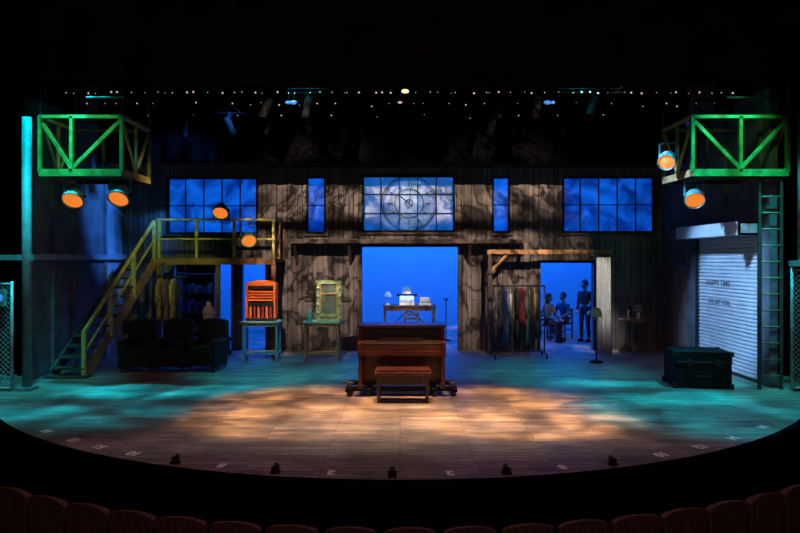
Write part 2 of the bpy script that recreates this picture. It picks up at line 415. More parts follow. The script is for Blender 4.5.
b=B('wall_ladder')
for x in (6.62,7.02): b.beam((x,11.05,0),(x,11.05,4.0),0.05,0.04,'wood_dark')
for k in range(13): b.cyl((6.62,11.05,0.25+k*0.3),(7.02,11.05,0.25+k*0.3),0.016,'wood')
b.done()

# ------------------------------------------------------------------ hanging green platforms
def hang_platform(name, x0, x1, mid, inner):
    b=B(name); y0,y1=11.0,12.2; zd,zt=4.0,5.02
    back='wood_dark'
    b.box(x0,x1,y0,y1,zd,zd+0.05,'wood_dark')
    for y in (y0,y1): b.box(x0,x1,y-0.03,y+0.03,zd-0.08,zd+0.05,'green' if y==y0 else back)
    for x in (x0,x1): b.box(x-0.03,x+0.03,y0,y1,zd-0.08,zd+0.05,'woodx')
    for x in (x0,mid,x1):
        for y in (y0,y1): b.box(x-0.03,x+0.03,y-0.03,y+0.03,zd,zt,'green' if y==y0 else back)
    for y in (y0,y1):
        m_='green' if y==y0 else back
        b.box(x0,x1,y-0.03,y+0.03,zt-0.04,zt+0.02,m_)
        if y==y0:
            b.beam((x0,y,zt-0.05),(mid,y,zd+0.06),0.065,0.03,m_,up=(0,1,0)); b.beam((mid,y,zd+0.06),(x1,y,zt-0.05),0.065,0.03,m_,up=(0,1,0))
    for x in (x0,x1):
        mm='woodx'
        b.box(x-0.03,x+0.03,y0,y1,zt-0.04,zt+0.02,mm)
        b.box(x-0.025,x+0.025,(y0+y1)/2-0.025,(y0+y1)/2+0.025,zd,zt-0.05,mm)
        b.beam((x,y0,zt-0.05),(x,(y0+y1)/2,zd+0.06),0.03,0.05,mm,up=(1,0,0)); b.beam((x,(y0+y1)/2,zd+0.06),(x,y1,zt-0.05),0.03,0.05,mm,up=(1,0,0))
    for x in (x0,x1):
        for y in (y0,y1): b.cyl((x,y,zt),(x,y,6.8),0.012,'steel',n=6)
    b.cyl((x0+0.75,y0+0.2,5.42),(x1-0.05,y0+0.2,5.42),0.018,'teal')
    for x in (x0+0.8,x1-0.1): b.cyl((x,y0+0.2,5.42),(x,y0+0.2,6.8),0.006,'steel',n=6)
    return b.done()
hang_platform('hanging_platform',-6.6,-5.1,-6.02,-5.1)
hang_platform('hanging_platform',5.36,7.1,6.24,5.36)

def lantern(loc, aim, hook, r=0.19):
    b=B('stage_lantern'); d=Vector(aim).normalized(); o=Vector(loc)
    b.lathe([(0.0,-0.30),(0.07,-0.30),(0.09,-0.24),(0.11,-0.16),(r*0.85,-0.07),(r,0.0),(r,0.05),(r*0.93,0.05),(r*0.93,0.0)],o,d,'teal',24)
    b.lathe([(r*0.93,0.005),(r*0.6,0.03),(0,0.04)],o,d,'orange_lens',24)
    for z in (-0.22,-0.12): b.lathe([(0.10 if z<-0.2 else 0.15,z),(0.115 if z<-0.2 else 0.165,z+0.005),(0.115 if z<-0.2 else 0.165,z+0.015),(0.10,z+0.02)],o,d,'teal',24)
    side=d.cross(Vector((0,0,1))).normalized(); bk=o-d*0.10
    h=Vector(hook)
    top=Vector((bk.x,bk.y,bk.z+0.30*(1 if h.z>bk.z else -1)))
    for s_ in (-1,1):
        b.beam(bk+side*s_*(r*0.92),top+side*s_*(r*0.92),0.03,0.012,'teal'); b.cyl(bk+side*s_*(r*0.7),bk+side*s_*(r*1.05),0.025,'rig',n=8)
    b.beam(top-side*r*0.95,top+side*r*0.95,0.03,0.012,'teal')
    b.cyl(top,h,0.018,'steel')
    b.done()
lantern((-6.05,11.1,3.50),(0.15,-1,-0.95),(-6.1,11.2,3.92))
lantern((-5.2,11.1,3.53),(0.05,-1,-0.95),(-5.2,11.2,3.92))
lantern((-4.25,14.2,3.50),(0.1,-1,-0.9),(-4.25,14.40,3.3),0.19)
lantern((-3.58,14.2,2.84),(0.35,-1,-0.7),(-3.58,14.40,3.3),0.18)
lantern((5.55,11.3,3.52),(-0.35,-1,-0.8),(5.55,11.4,3.92),0.18)
lantern((4.98,11.2,4.22),(-0.75,-1,-0.8),(5.3,11.4,4.6),0.16)

# ------------------------------------------------------------------ left platform and stairs
b=B('raised_gallery')
b.box(-5.85,-3.0,14.45,YW-0.09,2.32,2.40,'wood_dark'); b.box(-5.85,-3.0,14.42,14.5,2.26,2.42,'wood')
for x in (-5.8,-4.4,-3.05): b.box(x-0.05,x+0.05,14.45,14.55,0,2.26,'wood')
for x in (-5.8,-4.9,-4.0,-3.05): b.box(x-0.03,x+0.03,14.43,14.5,2.4,3.34,'yellow')
b.box(-5.85,-3.0,14.42,14.49,3.32,3.37,'yellow'); b.box(-5.85,-3.0,14.44,14.48,2.86,2.90,'yellow')
for y in (15.1,15.66): b.box(-3.09,-3.01,y-0.03,y+0.03,2.4,3.34,'wood')
b.box(-3.09,-3.01,14.45,15.7,3.32,3.37,'wood'); b.box(-3.07,-3.03,14.45,15.7,2.86,2.90,'yellow')
b.done()
b=B('staircase')
P0=Vector((-6.4,12.15,0)); P1=Vector((-5.9,14.4,2.36)); W=Vector((-0.66,0.0,0))
for off in (Vector((0,0,0)),W):
    b.beam(P0+off+Vector((0,0.08,0.06)),P1+off+Vector((0,0,-0.04)),0.05,0.22,'wood_dark' if off.length>0.1 else 'wood')
b.beam(P0+Vector((0,0,0.92)),P1+Vector((0,0,0.95)),0.05,0.06,'yellow')
b.beam(P0+Vector((0,0,0.50)),P1+Vector((0,0,0.5)),0.03,0.04,'yellow')
for t in (0,0.34,0.67,1.0):
    p=P0.lerp(P1,t); b.box(p.x-0.035,p.x+0.035,p.y-0.035,p.y+0.035,max(0,p.z-0.05),p.z+0.96,'yellow')
nst=12
for k in range(nst):
    t=(k+0.5)/nst; p=P0.lerp(P1,t); b.box(p.x-0.66,p.x,p.y-0.13,p.y+0.13,p.z+0.06,p.z+0.10,'wood_dark')
b.box(P0.x-0.74,P0.x+0.1,P0.y-0.15,P0.y+0.15,0,0.05,'wood_dark')
b.done()

# ------------------------------------------------------------------ stage furniture
b=B('upright_piano')
x0,x1=-0.74,0.80
b.box(x0,x0+0.07,10.72,11.14,0.16,1.18,'mahog'); b.box(x1-0.07,x1,10.72,11.14,0.16,1.18,'mahog')
b.box(x0-0.02,x1+0.02,10.68,11.16,1.18,1.225,'mahog_d')
b.box(x0+0.07,x1-0.07,11.08,11.13,0.18,1.18,'mahog_d')
b.box(x0+0.07,x1-0.07,10.75,10.79,0.92,1.18,'mahog_d')
for xa,xb in ((x0+0.14,-0.2),(-0.14,0.2),(0.26,x1-0.14)): b.box(xa,xb,10.735,10.75,0.97,1.13,'mahog_d')
b.box(x0+0.07,x1-0.07,10.78,10.82,0.22,0.74,'mahog'); b.box(x0+0.16,x1-0.16,10.765,10.78,0.3,0.68,'mahog')
b.box(x0+0.07,x1-0.07,10.75,10.82,0.16,0.24,'mahog_d')
b.box(x0,x1,10.42,10.76,0.72,0.80,'mahog')
b.box(x0,x0+0.08,10.42,10.76,0.80,0.94,'mahog'); b.box(x1-0.08,x1,10.42,10.76,0.80,0.94,'mahog')
b.beam((0.03,10.53,0.90),(0.03,10.75,0.95),x1-x0-0.17,0.02,'mahog_d')
b.box(x0+0.08,x1-0.08,10.44,10.46,0.80,0.89,'mahog')
b.box(-0.35,0.4,10.66,10.69,0.97,1.0,'mahog_d')
for x in (x0+0.05,x1-0.05):
    b.lathe([(0.035,0),(0.05,0.03),(0.03,0.08),(0.045,0.3),(0.035,0.45),(0.05,0.54),(0.05,0.56)],(x,10.48,0.17),(0,0,1),'mahog')
    b.box(x-0.05,x+0.05,10.44,10.8,0.14,0.2,'mahog_d')
for x in (-0.07,0.03,0.13): b.box(x-0.02,x+0.02,10.66,10.78,0.2,0.22,'brass')
b.box(-0.95,1.0,10.5,10.6,0.09,0.16,'black'); b.box(-0.95,1.0,11.0,11.1,0.09,0.16,'black')
for x in (-0.9,-0.55,0.6,0.95): b.box(x-0.05,x+0.05,10.45,11.15,0.08,0.14,'black')
for x in (-0.9,0.95,-0.55,0.6):
    for y in (10.5,11.1):
        b.cyl((x-0.02,y,0.045),(x+0.02,y,0.045),0.045,'steel'); b.beam((x,y,0.05),(x,y,0.1),0.06,0.05,'steel')
for x in (-0.9,0.95): b.beam((x,10.5,0.1),(x,10.5,0.24),0.03,0.03,'steel'); b.cyl((x-0.1,10.5,0.24),(x+0.1,10.5,0.24),0.012,'steel')
b.done(bevel=0.006)
b=B('piano_bench')
b.box(-0.42,0.52,9.95,10.30,0.46,0.52,'mahog'); b.box(-0.38,0.48,9.98,10.27,0.30,0.46,'mahog_d'); b.box(-0.40,0.50,9.97,10.28,0.52,0.56,'mahog')
for x in (-0.36,0.46):
    for y in (10.0,10.25): b.lathe([(0.018,0),(0.028,0.05),(0.02,0.1),(0.034,0.3),(0.03,0.4)],(x,y,0),(0,0,1),'mahog_d')
b.beam((-0.36,10.12,0.15),(0.46,10.12,0.15),0.03,0.03,'mahog_d')
for x in (-0.36,0.46): b.beam((x,10.0,0.15),(x,10.25,0.15),0.03,0.03,'mahog_d')
b.done(bevel=0.005)

def tall_table(x0,x1,y0,y1,h,m,top):
    b=B('tall_side_table')
    b.box(x0,x1,y0,y1,h-0.04,h,top); b.box(x0+0.05,x1-0.05,y0+0.04,y1-0.04,h-0.12,h-0.04,m)
    for x in (x0+0.06,x1-0.06):
        for y in (y0+0.06,y1-0.06): b.box(x-0.025,x+0.025,y-0.025,y+0.025,0,h-0.04,m)
    b.box(x0+0.06,x1-0.06,y0+0.04,y0+0.08,0.18,0.22,m); b.box(x0+0.06,x1-0.06,y1-0.08,y1-0.04,0.18,0.22,m)
    for x in (x0+0.06,x1-0.06): b.box(x-0.02,x+0.02,y0+0.06,y1-0.06,0.18,0.22,m)
    return b.done(bevel=0.004)
tall_table(-3.70,-2.80,13.85,14.35,0.95,'tealwood','tealwood')
tall_table(-2.25,-1.38,13.8,14.3,0.95,'woodx','tealwood')
b=B('orange_radio_cabinet')
cx,cy,cz=-3.25,14.10,0.955; hw=0.35
b.box(cx-hw,cx+hw,cy-0.12,cy+0.18,cz,cz+0.06,'steel')
b.box(cx-hw,cx-hw+0.05,cy-0.12,cy+0.18,cz+0.06,cz+0.82,'orange'); b.box(cx+hw-0.05,cx+hw,cy-0.12,cy+0.18,cz+0.06,cz+0.82,'orange')
b.box(cx-hw+0.05,cx+hw-0.05,cy+0.12,cy+0.18,cz+0.06,cz+0.82,'black')
arch=[(cx-hw,cz+0.82)]+[(cx-hw*math.cos(math.pi*k/10),cz+0.86+0.08*math.sin(math.pi*k/10)) for k in range(11)]+[(cx+hw,cz+0.82)]
b.prism(arch,cy-0.12,cy+0.18,'orange')
b.box(cx-hw+0.05,cx+hw-0.05,cy-0.11,cy-0.05,cz+0.74,cz+0.82,'steel')
for k in range(4): b.box(cx-hw+0.05,cx+hw-0.05,cy-0.10,cy-0.07,cz+0.46+k*0.066,cz+0.50+k*0.066,'orange')
b.box(cx-hw+0.05,cx+hw-0.05,cy-0.11,cy-0.05,cz+0.34,cz+0.42,'steel')
for k in range(6): b.box(cx-0.27+k*0.095,cx-0.21+k*0.095,cy-0.10,cy-0.07,cz+0.06,cz+0.34,'orange' if k%2==0 else 'red')
b.done(bevel=0.004)

b=B('vanity_mirror')
cx,cy,cz=-1.66,14.0,0.955
b.box(cx-0.26,cx+0.26,cy-0.12,cy+0.12,cz,cz+0.05,'greenwood'); 
for x in (-0.25,0.25): b.box(cx+x-0.035,cx+x+0.035,cy-0.03,cy+0.03,cz+0.05,cz+0.92,'greenwood')
b.box(cx-0.30,cx+0.30,cy-0.035,cy+0.035,cz+0.86,cz+0.94,'greenwood'); b.box(cx-0.22,cx+0.22,cy-0.03,cy+0.02,cz+0.10,cz+0.15,'greenwood')
for x in (-0.2,0.2): b.box(cx+x-0.02,cx+x+0.02,cy-0.03,cy+0.02,cz+0.15,cz+0.86,'woodx')
b.box(cx-0.18,cx+0.18,cy-0.005,cy+0.01,cz+0.15,cz+0.86,'glassm')
b.box(cx-0.18,cx+0.18,cy-0.03,cy-0.005,cz+0.62,cz+0.65,'woodx')
for k in range(4):
    for x in (-0.25,0.25): b.ball((cx+x,cy-0.05,cz+0.2+k*0.19),0.026,'ivory',8)
b.done()
b=B('enamel_jug'); b.lathe([(0.0,0),(0.07,0),(0.08,0.03),(0.07,0.12),(0.04,0.2),(0.05,0.25),(0.045,0.25),(0,0.2)],(-2.12,14.05,0.952),(0,0,1),'teal'); b.torus((-2.04,14.05,1.08),0.04,0.01,'teal',n=20); b.done()

def rounded_panel(b,cx,w,z0,z1,y0,y1,m,rise=0.08):
    pts=[(cx-w,z0),(cx-w,z1)]+[(cx-w*math.cos(math.pi*k/12),z1+rise*math.sin(math.pi*k/12)) for k in range(1,12)]+[(cx+w,z1),(cx+w,z0)]
    b.prism(pts,y0,y1,m)
def armchair(x,y,rz,s=1.0):
    b=B('leather_armchair')
    rounded_panel(b,0,0.31,0.30,1.00,0.20,0.38,'leather',0.08)
    rounded_panel(b,0,0.22,0.44,0.96,0.11,0.21,'leather',0.06)
    b.box(-0.23,0.23,-0.34,0.2,0.12,0.38,'leather'); b.box(-0.22,0.22,-0.37,0.14,0.38,0.52,'leather')
    for x_ in (-0.28,0.28):
        b.box(x_-0.06,x_+0.06,-0.34,0.24,0.10,0.60,'leather'); b.cyl((x_,-0.35,0.61),(x_,0.22,0.61),0.08,'leather',n=14)
    for x_ in (-0.28,0.28):
        for y_ in (-0.28,0.28): b.cyl((x_,y_,0),(x_,y_,0.12),0.02,'wood_dark',0.03,8)
    return b.done(loc=(x,y,0),rz=rz,bevel=0.025,seg=3)
armchair(-5.62,12.95,0.12); armchair(-4.90,13.0,0.0); armchair(-4.18,13.05,-0.15)
def trunk(name,x0,x1,y0,y1,h,rz=0,c=None):
    b=B(name); X=(x1-x0)/2; Y=(y1-y0)/2; ts='trim_steel'
    b.box(-X,X,-Y,Y,0.03,h*0.72,'black'); b.box(-X-0.005,X+0.005,-Y-0.005,Y+0.005,h*0.73,h,'black')
    for x in (-X,X):
        for y in (-Y,Y):
            b.box(x-0.03,x+0.03,y-0.03,y+0.03,0.0,0.10,ts); b.box(x-0.03,x+0.03,y-0.03,y+0.03,h-0.08,h+0.008,ts)
    b.box(-X-0.01,X+0.01,-Y-0.012,-Y,h*0.70,h*0.74,ts)
    for x in (-X*0.5,X*0.5): b.box(x-0.04,x+0.04,-Y-0.03,-Y,h*0.62,h*0.8,ts)
    b.cyl((-0.1,-Y-0.03,h*0.35),(0.1,-Y-0.03,h*0.35),0.012,ts); 
    for x in (-0.1,0.1): b.cyl((x,-Y-0.03,h*0.35),(x,-Y,h*0.35),0.012,ts)
    return b.done(loc=((x0+x1)/2,(y0+y1)/2,0),rz=rz,bevel=0.006)
trunk('road_trunk',5.15,6.15,11.1,11.75,0.68,-0.12)
trunk('storage_trunk',-5.0,-4.3,14.7,15.2,0.42)
b=B('dress_form')
b.lathe([(0.0,0.42),(0.15,0.43),(0.17,0.5),(0.165,0.6),(0.12,0.78),(0.15,0.95),(0.17,1.05),(0.14,1.15),(0.06,1.2),(0.05,1.28),(0,1.29)],(-4.5,14.1,0.1),(0,0,1),'form',24,0.85,0.65)
b.ball((-4.5,14.1,1.42),0.03,'wood'); b.cyl((-4.5,14.1,0.05),(-4.5,14.1,0.55),0.02,'wood')
for k in range(3):
    a=k*2.094; b.beam((-4.5,14.1,0.14),(-4.5+0.22*math.cos(a),14.1+0.22*math.sin(a),0.02),0.03,0.03,'wood')
b.done()

def garment(b,cx,cy,ztop,L,m,half=0.22,thick=0.035,ang=math.pi/2):
    rings=[(0.03,0.02,0),(0.10,0.03,-0.02),(half*0.95,thick,-0.09),(half,thick*1.2,-0.16),(half*0.8,thick*1.0,-0.4*L),(half*0.9,thick*1.25,-0.75*L),(half*1.05,thick*1.5,-L),(half*0.98,thick*1.2,-L)]
    n=24; vs=[];fs=[]; ca,sa=math.cos(ang),math.sin(ang)
    for (a,t,z) in rings:
        for k in range(n):
            th=2*math.pi*k/n; wob=1+0.25*math.sin(6*th+cx*40)*min(1,-z/L)
            u=a*math.cos(th); v=t*math.sin(th)*wob
            vs.append((cx+u*ca-v*sa,cy+u*sa+v*ca,ztop+z))
    for i in range(len(rings)-1):
        for k in range(n): fs.append((i*n+k,i*n+(k+1)%n,(i+1)*n+(k+1)%n,(i+1)*n+k))
    b.faces(vs,fs,m,True)
    for s_ in (-1,1):
        p=Vector((cx+s_*half*0.92*ca,cy+s_*half*0.92*sa,ztop-0.13)); b.cyl(p,p+Vector((s_*0.02*ca,s_*0.02*sa,-0.55)),0.04,m,0.032,8)
    b.cyl((cx,cy,ztop-0.02),(cx,cy,ztop+0.05),0.006,'steel',n=6)
for nm,c in (('g1',(0.022,0.022,0.028)),('g2',(0.25,0.03,0.04)),('g3',(0.30,0.25,0.17)),('g4',(0.05,0.09,0.20)),('g5',(0.20,0.12,0.06)),('g6',(0.05,0.14,0.10)),('g7',(0.14,0.06,0.16))): M[nm]=mat('garment_'+nm,c,0.85,var=0.35,scale=15)
b=B('costume_rack')
xa,xb,yr=2.28,3.52,14.62
b.cyl((xa,yr,1.74),(xb,yr,1.74),0.02,'steel')
for x in (xa,xb):
    b.cyl((x,yr,0.1),(x,yr,1.75),0.018,'steel'); b.cyl((x,yr-0.28,0.1),(x,yr+0.28,0.1),0.018,'steel')
    for y in (yr-0.26,yr+0.26): b.cyl((x-0.012,y,0.04),(x+0.012,y,0.04),0.04,'black'); b.cyl((x,y,0.05),(x,y,0.1),0.012,'steel')
b.cyl((xa,yr,0.16),(xb,yr,0.16),0.015,'steel')
for k in range(8):
    garment(b,xa+0.16+k*0.132,yr+random.uniform(-0.04,0.04),1.69,(1.05,1.38,0.85,1.25,0.95,1.35,0.8,1.2)[k],('g1','g4','g3','g1','g2','g6','g5','g1')[k],0.21,(0.04,0.03,0.03,0.045,0.03,0.035,0.03,0.04)[k],(1.2,1.7,1.35,1.5,1.9,1.3,1.6,1.25)[k])
b.done()
b=B('hanging_coats')
b.cyl((-5.7,14.1,1.98),(-5.0,14.1,1.98),0.02,'steel')
for x in (-5.65,-5.05): b.cyl((x,14.1,1.98),(x,14.1,2.24),0.012,'steel'); b.cyl((x,14.1,2.24),(x,14.41,2.30),0.012,'steel')
for k,g in enumerate(('g5','g7','g3','g1')): garment(b,-5.62+k*0.14,14.1,1.93,1.0+0.15*(k%2),g,0.17,0.035,1.3+0.15*k)
b.done()

b=B('floor_lamp')
px,py=4.55,13.9
b.lathe([(0,0),(0.15,0),(0.15,0.025),(0.05,0.05),(0.02,0.08)],(px,py,0),(0,0,1),'black'); b.cyl((px,py,0.05),(px,py,1.02),0.016,'steel')
b.lathe([(0.03,0),(0.05,0.03),(0.04,0.05)],(px,py,0.98),(0,0,1),'brass')
b.ball((px,py,1.10),0.045,'ivory',12)
b.lathe([(0.14,0),(0.138,0.01),(0.12,0.12),(0.07,0.2),(0.02,0.22),(0.0,0.225)],(px,py,1.06),(0,0,1),'greenwood',24)
b.done()
b=B('occasional_table')
cx,cy=5.8,15.0
b.lathe([(0,0),(0.32,0),(0.33,0.015),(0.32,0.03),(0,0.03)],(cx,cy,0.86),(0,0,1),'wood',28)
b.lathe([(0.03,0),(0.05,0.1),(0.025,0.25),(0.035,0.5),(0.02,0.6),(0.05,0.66)],(cx,cy,0.2),(0,0,1),'wood')
for k in range(3):
    a=k*2.094+0.5; b.beam((cx,cy,0.25),(cx+0.28*math.cos(a),cy+0.28*math.sin(a),0.02),0.04,0.04,'wood')
b.done()
b=B('candlestick_telephone')
b.lathe([(0,0),(0.09,0),(0.09,0.02),(0.025,0.05),(0.018,0.22),(0.02,0.26),(0,0.27)],(5.68,14.95,0.892),(0,0,1),'brass'); b.lathe([(0.02,0),(0.025,0.04),(0.05,0.09)],(5.68,14.95,1.14),(0,-1,0.3),'black')
b.cyl((5.76,14.95,1.02),(5.76,14.95,1.15),0.018,'black'); b.beam((5.69,14.95,1.1),(5.76,14.95,1.1),0.015,0.015,'brass')
b.done()
b=B('table_lamp'); b.lathe([(0,0),(0.07,0),(0.08,0.02),(0.03,0.05),(0.05,0.12),(0.015,0.2)],(5.95,15.0,0.892),(0,0,1),'brass'); b.lathe([(0.12,0),(0.118,0.005),(0.06,0.15),(0.0,0.15)],(5.95,15.0,1.09),(0,0,1),'wood',20); b.done()

UP=(0,0,0.13)
b=B('drafting_desk')
x0,x1,y0,y1,h=-0.5,1.05,17.3,17.95,1.05
b.box(x0,x1,y0,y1,h-0.05,h,'wood_dark'); b.box(x0+0.05,x1-0.05,y0+0.04,y1-0.04,h-0.16,h-0.05,'wood_dark')
for x in (x0+0.06,x1-0.06):
    for y in (y0+0.06,y1-0.06): b.box(x-0.03,x+0.03,y-0.03,y+0.03,0,h-0.05,'wood_dark')
b.box(x0+0.06,x1-0.06,y1-0.09,y1-0.05,0.2,0.25,'wood_dark'); b.beam((x0+0.06,y1-0.07,0.25),(0.27,y1-0.07,h-0.18),0.03,0.03,'wood_dark'); b.beam((0.27,y1-0.07,h-0.18),(x1-0.06,y1-0.07,0.25),0.03,0.03,'wood_dark')
b.done()
b=B('typewriter')
b.box(-0.02,0.42,17.42,17.8,0.922,1.0,'white'); b.beam((0.2,17.5,1.02),(0.2,17.72,1.14),0.42,0.08,'white'); b.cyl((-0.1,17.76,1.19),(0.5,17.76,1.19),0.035,'black'); b.box(0.08,0.32,17.77,17.775,1.15,1.44,'white')
for r_ in range(3):
    for k in range(9): b.cyl((0.03+k*0.042,17.45+r_*0.03,1.0),(0.03+k*0.042,17.45+r_*0.03,1.02+r_*0.01),0.012,'ivory',n=6)
b.done(loc=UP)
b=B('stacked_books')
for k in range(4): b.box(0.56+0.01*k,0.9-0.012*k,17.45,17.7,0.922+k*0.055,0.972+k*0.055,('white','tealwood','ivory','white')[k])
b.done(loc=UP)
b=B('desk_lamp'); b.lathe([(0,0),(0.08,0),(0.08,0.02),(0.015,0.03)],(-0.36,17.6,0.922),(0,0,1),'white'); b.cyl((-0.36,17.6,0.94),(-0.36,17.6,1.22),0.012,'white'); b.lathe([(0.13,0),(0.06,0.14),(0,0.15)],(-0.36,17.6,1.16),(0,0,1),'ivory'); b.done(loc=UP)
def chair(name,x,y,rz):
    b=B(name)
    for a in (-0.19,0.19):
        b.box(a-0.018,a+0.018,-0.2,-0.16,0,0.44,'wood_dark'); b.box(a-0.018,a+0.018,0.16,0.2,0,0.9,'wood_dark')
    b.box(-0.22,0.22,-0.22,0.2,0.42,0.46,'wood_dark')
    for z in (0.6,0.72,0.84): b.box(-0.19,0.19,0.17,0.19,z-0.03,z+0.03,'wood_dark')
    b.box(-0.19,0.19,-0.19,-0.17,0.2,0.23,'wood_dark')
    for a in (-0.19,0.19): b.box(a-0.012,a+0.012,-0.18,0.18,0.25,0.28,'wood_dark')
    return b.done(loc=(x,y,0),rz=rz)
chair('wooden_chair',0.3,17.0,math.pi+0.1)
b=B('coat_stand')
b.cyl((1.35,17.6,0),(1.35,17.6,1.25),0.015,'black'); b.lathe([(0,0),(0.16,0),(0.15,0.02),(0.03,0.04)],(1.35,17.6,0),(0,0,1),'black')
for k in range(5):
    a=k*1.257; b.beam((1.35,17.6,1.15),(1.35+0.1*math.cos(a),17.6+0.1*math.sin(a),1.24),0.015,0.015,'black')
b.done()

b=B('prop_shelf')
for x in (-6.4,-5.35): b.box(x-0.03,x+0.03,17.2,17.6,0,2.0,'wood_dark')
for k,z in enumerate((0.3,0.85,1.4,1.95)):
    b.box(-6.4,-5.35,17.2,17.6,z-0.02,z+0.02,'wood_dark')
    if z<1.9:
        for j in range(5): 
            hh=random.uniform(0.15,0.38); b.box(-6.33+j*0.2,-6.19+j*0.2,17.25,17.5,z+0.021,z+hh,random.choice(['g2','g3','tealwood','red','g4']))
b.done()
b=B('masking_drape'); b.drape(-8.5,-5.6,18.6,0,4.0,'cloth_black',0.08,10); b.done(thick=0.01)

# ------------------------------------------------------------------ people
def skinned(name, verts, edges, radii, m, parent, root=0):
    me=bpy.data.meshes.new(name); me.from_pydata([Vector(v) for v in verts],edges,[]); me.update(); me.materials.append(M[m])
    o=bpy.data.objects.new(name,me); S.collection.objects.link(o); o.parent=parent
    md=o.modifiers.new('skin','SKIN'); md.use_smooth_shade=True
    for i,r in enumerate(radii):
        sv=me.skin_vertices[0].data[i]
        sv.radius=(r,r) if not isinstance(r,tuple) else r
        sv.use_root=(i==root)
    sb=o.modifiers.new('sub','SUBSURF'); sb.levels=2; sb.render_levels=2
    return o
def head(parent, c, yaw, hair='hair', s=1.0):
    b=B('head')
    b.ball((0,0,0),0.105*s,'skin',16,(0.78,0.92,1.15))
    b.ball((0,0.015,0.03),0.112*s,'hair',16,(0.80,0.93,1.08)) 
    b.ball((0,-0.035,-0.015),0.088*s,'skin',16,(0.82,0.80,1.15))
    b.lathe([(0.014,0),(0.010,0.022),(0.002,0.03)],(0,-0.098,-0.02),(0,-1,-0.2),'skin',8)
    for x in (-0.03,0.03): b.ball((x,-0.098,0.008),0.011,'white',8); b.ball((x,-0.107,0.008),0.005,'black',6); b.box(x-0.016,x+0.016,-0.108,-0.1,0.026,0.031,'hair')
    b.box(-0.022,0.022,-0.103,-0.096,-0.062,-0.054,'red')
    for x in (-0.085,0.085): b.ball((x,0.0,-0.005),0.026,'skin',8,(0.4,0.7,1.1))
    if hair=='long':
        b.ball((0,0.05,-0.06),0.10,'hair',14,(0.85,0.6,1.6))
    o=b.done(loc=c,rz=yaw,parent=parent); return o
def hand(parent,name,w,dirv,side):
    d=Vector(dirv).normalized(); w=Vector(w); u=d.cross(Vector((0,0,1))); u=u.normalized() if u.length>0.1 else Vector((1,0,0)); nrm=d.cross(u).normalized()
    b=B(name)
    b.beam(w-d*0.01,w+d*0.085,0.078,0.03,'skin',up=nrm)
    for k,l in enumerate((0.065,0.078,0.072,0.055)):
        o=w+d*0.075+u*(-0.03+0.02*k); m_=o+d*l*0.55-nrm*0.004; e=m_+d*l*0.4-nrm*0.02*1
        b.cyl(o,m_,0.009,'skin',0.008,8); b.cyl(m_,e,0.008,'skin',0.006,8)
    t=w+d*0.02+u*side*0.035; t2=t+(d*0.7+u*side*0.7)*0.045; b.cyl(t,t2,0.011,'skin',0.009,8); b.cyl(t2,t2+d*0.03,0.009,'skin',0.007,8)
    b.done(parent=parent,bevel=0.004)
def person(name, loc, rz, seated, shirt, headyaw=0, hair='hair'):
    e=empty(name,loc,rz)
    pz=0.53 if seated else 0.93
    y=0.05 if seated else 0
    if seated:
        kn=[(-0.12,-0.38,0.53),(0.13,-0.36,0.53)]; an=[(-0.13,-0.40,0.09),(0.15,-0.30,0.09)]
    else:
        kn=[(-0.10,-0.03,0.50),(0.11,-0.01,0.50)]; an=[(-0.11,0.01,0.09),(0.13,0.02,0.09)]
    vs=[(0,y,pz),(0,y+0.01,pz+0.12),(-0.10,y,pz-0.03 if not seated else pz),kn[0],an[0],(0.10,y,pz-0.03 if not seated else pz),kn[1],an[1]]
    skinned('trousers',vs,[(0,1),(0,2),(2,3),(3,4),(0,5),(5,6),(6,7)],[0.12,(0.15,0.11),0.09,0.065,0.048,0.09,0.065,0.048],'trouser',e)
    for i,a in enumerate(an):
        b=B('shoe_%d'%(i+1)); b.ball((a[0],a[1]-0.06,0.045),0.05,'black',12,(0.9,2.6,0.9)); b.box(a[0]-0.04,a[0]+0.04,a[1]-0.17,a[1]+0.06,0,0.02,'black'); b.done(parent=e)
    sh=pz+0.50; lean=-0.05 if seated else 0
    if seated: el=[(-0.25,-0.10,pz+0.20),(0.25,-0.10,pz+0.20)]; wr=[(-0.13,-0.33,pz+0.11),(0.12,-0.32,pz+0.11)]
    else: el=[(-0.23,0.03,sh-0.30),(0.23,0.03,sh-0.30)]; wr=[(-0.22,-0.06,sh-0.54),(0.21,-0.09,sh-0.53)]
    vs=[(0,y,pz+0.10),(0,y+lean*0.3,pz+0.28),(0,y+lean,sh-0.06),(0,y+lean,sh+0.03),(-0.17,y+lean,sh-0.03),el[0],wr[0],(0.17,y+lean,sh-0.03),el[1],wr[1]]
    skinned('jacket',vs,[(0,1),(1,2),(2,3),(2,4),(4,5),(5,6),(2,7),(7,8),(8,9)],[(0.155,0.115),(0.14,0.11),(0.15,0.115),0.065,0.07,0.05,0.034,0.07,0.05,0.034],shirt,e)
    b=B('neck'); b.cyl((0,y+lean,sh),(0,y+lean-0.01,sh+0.14),0.052,'skin',0.048,12); b.done(parent=e)
    head(e,(0,y+lean-0.015,sh+0.225),headyaw,hair)
    for i in range(2):
        d=Vector(wr[i])-Vector(el[i]); hand(e,'hand_%d'%(i+1),wr[i],d if not (seated) else (d.x*0.3,d.y,-0.12),1 if i==0 else -1)
    return e
chair('backstage_chair',4.36,17.62,0.7); person('seated_woman',(4.36,17.62,0),0.7,True,'shirt2',0.2,'long')
chair('backstage_chair',4.95,18.2,-0.9); person('seated_man',(4.95,18.2,0),-0.9,True,'shirt',-0.3)
person('standing_man',(5.36,17.4,0),-0.9,False,'shirt3',-0.2)
b=B('backstage_table'); b.box(4.0,4.4,18.6,19.1,0.7,0.74,'wood_dark')
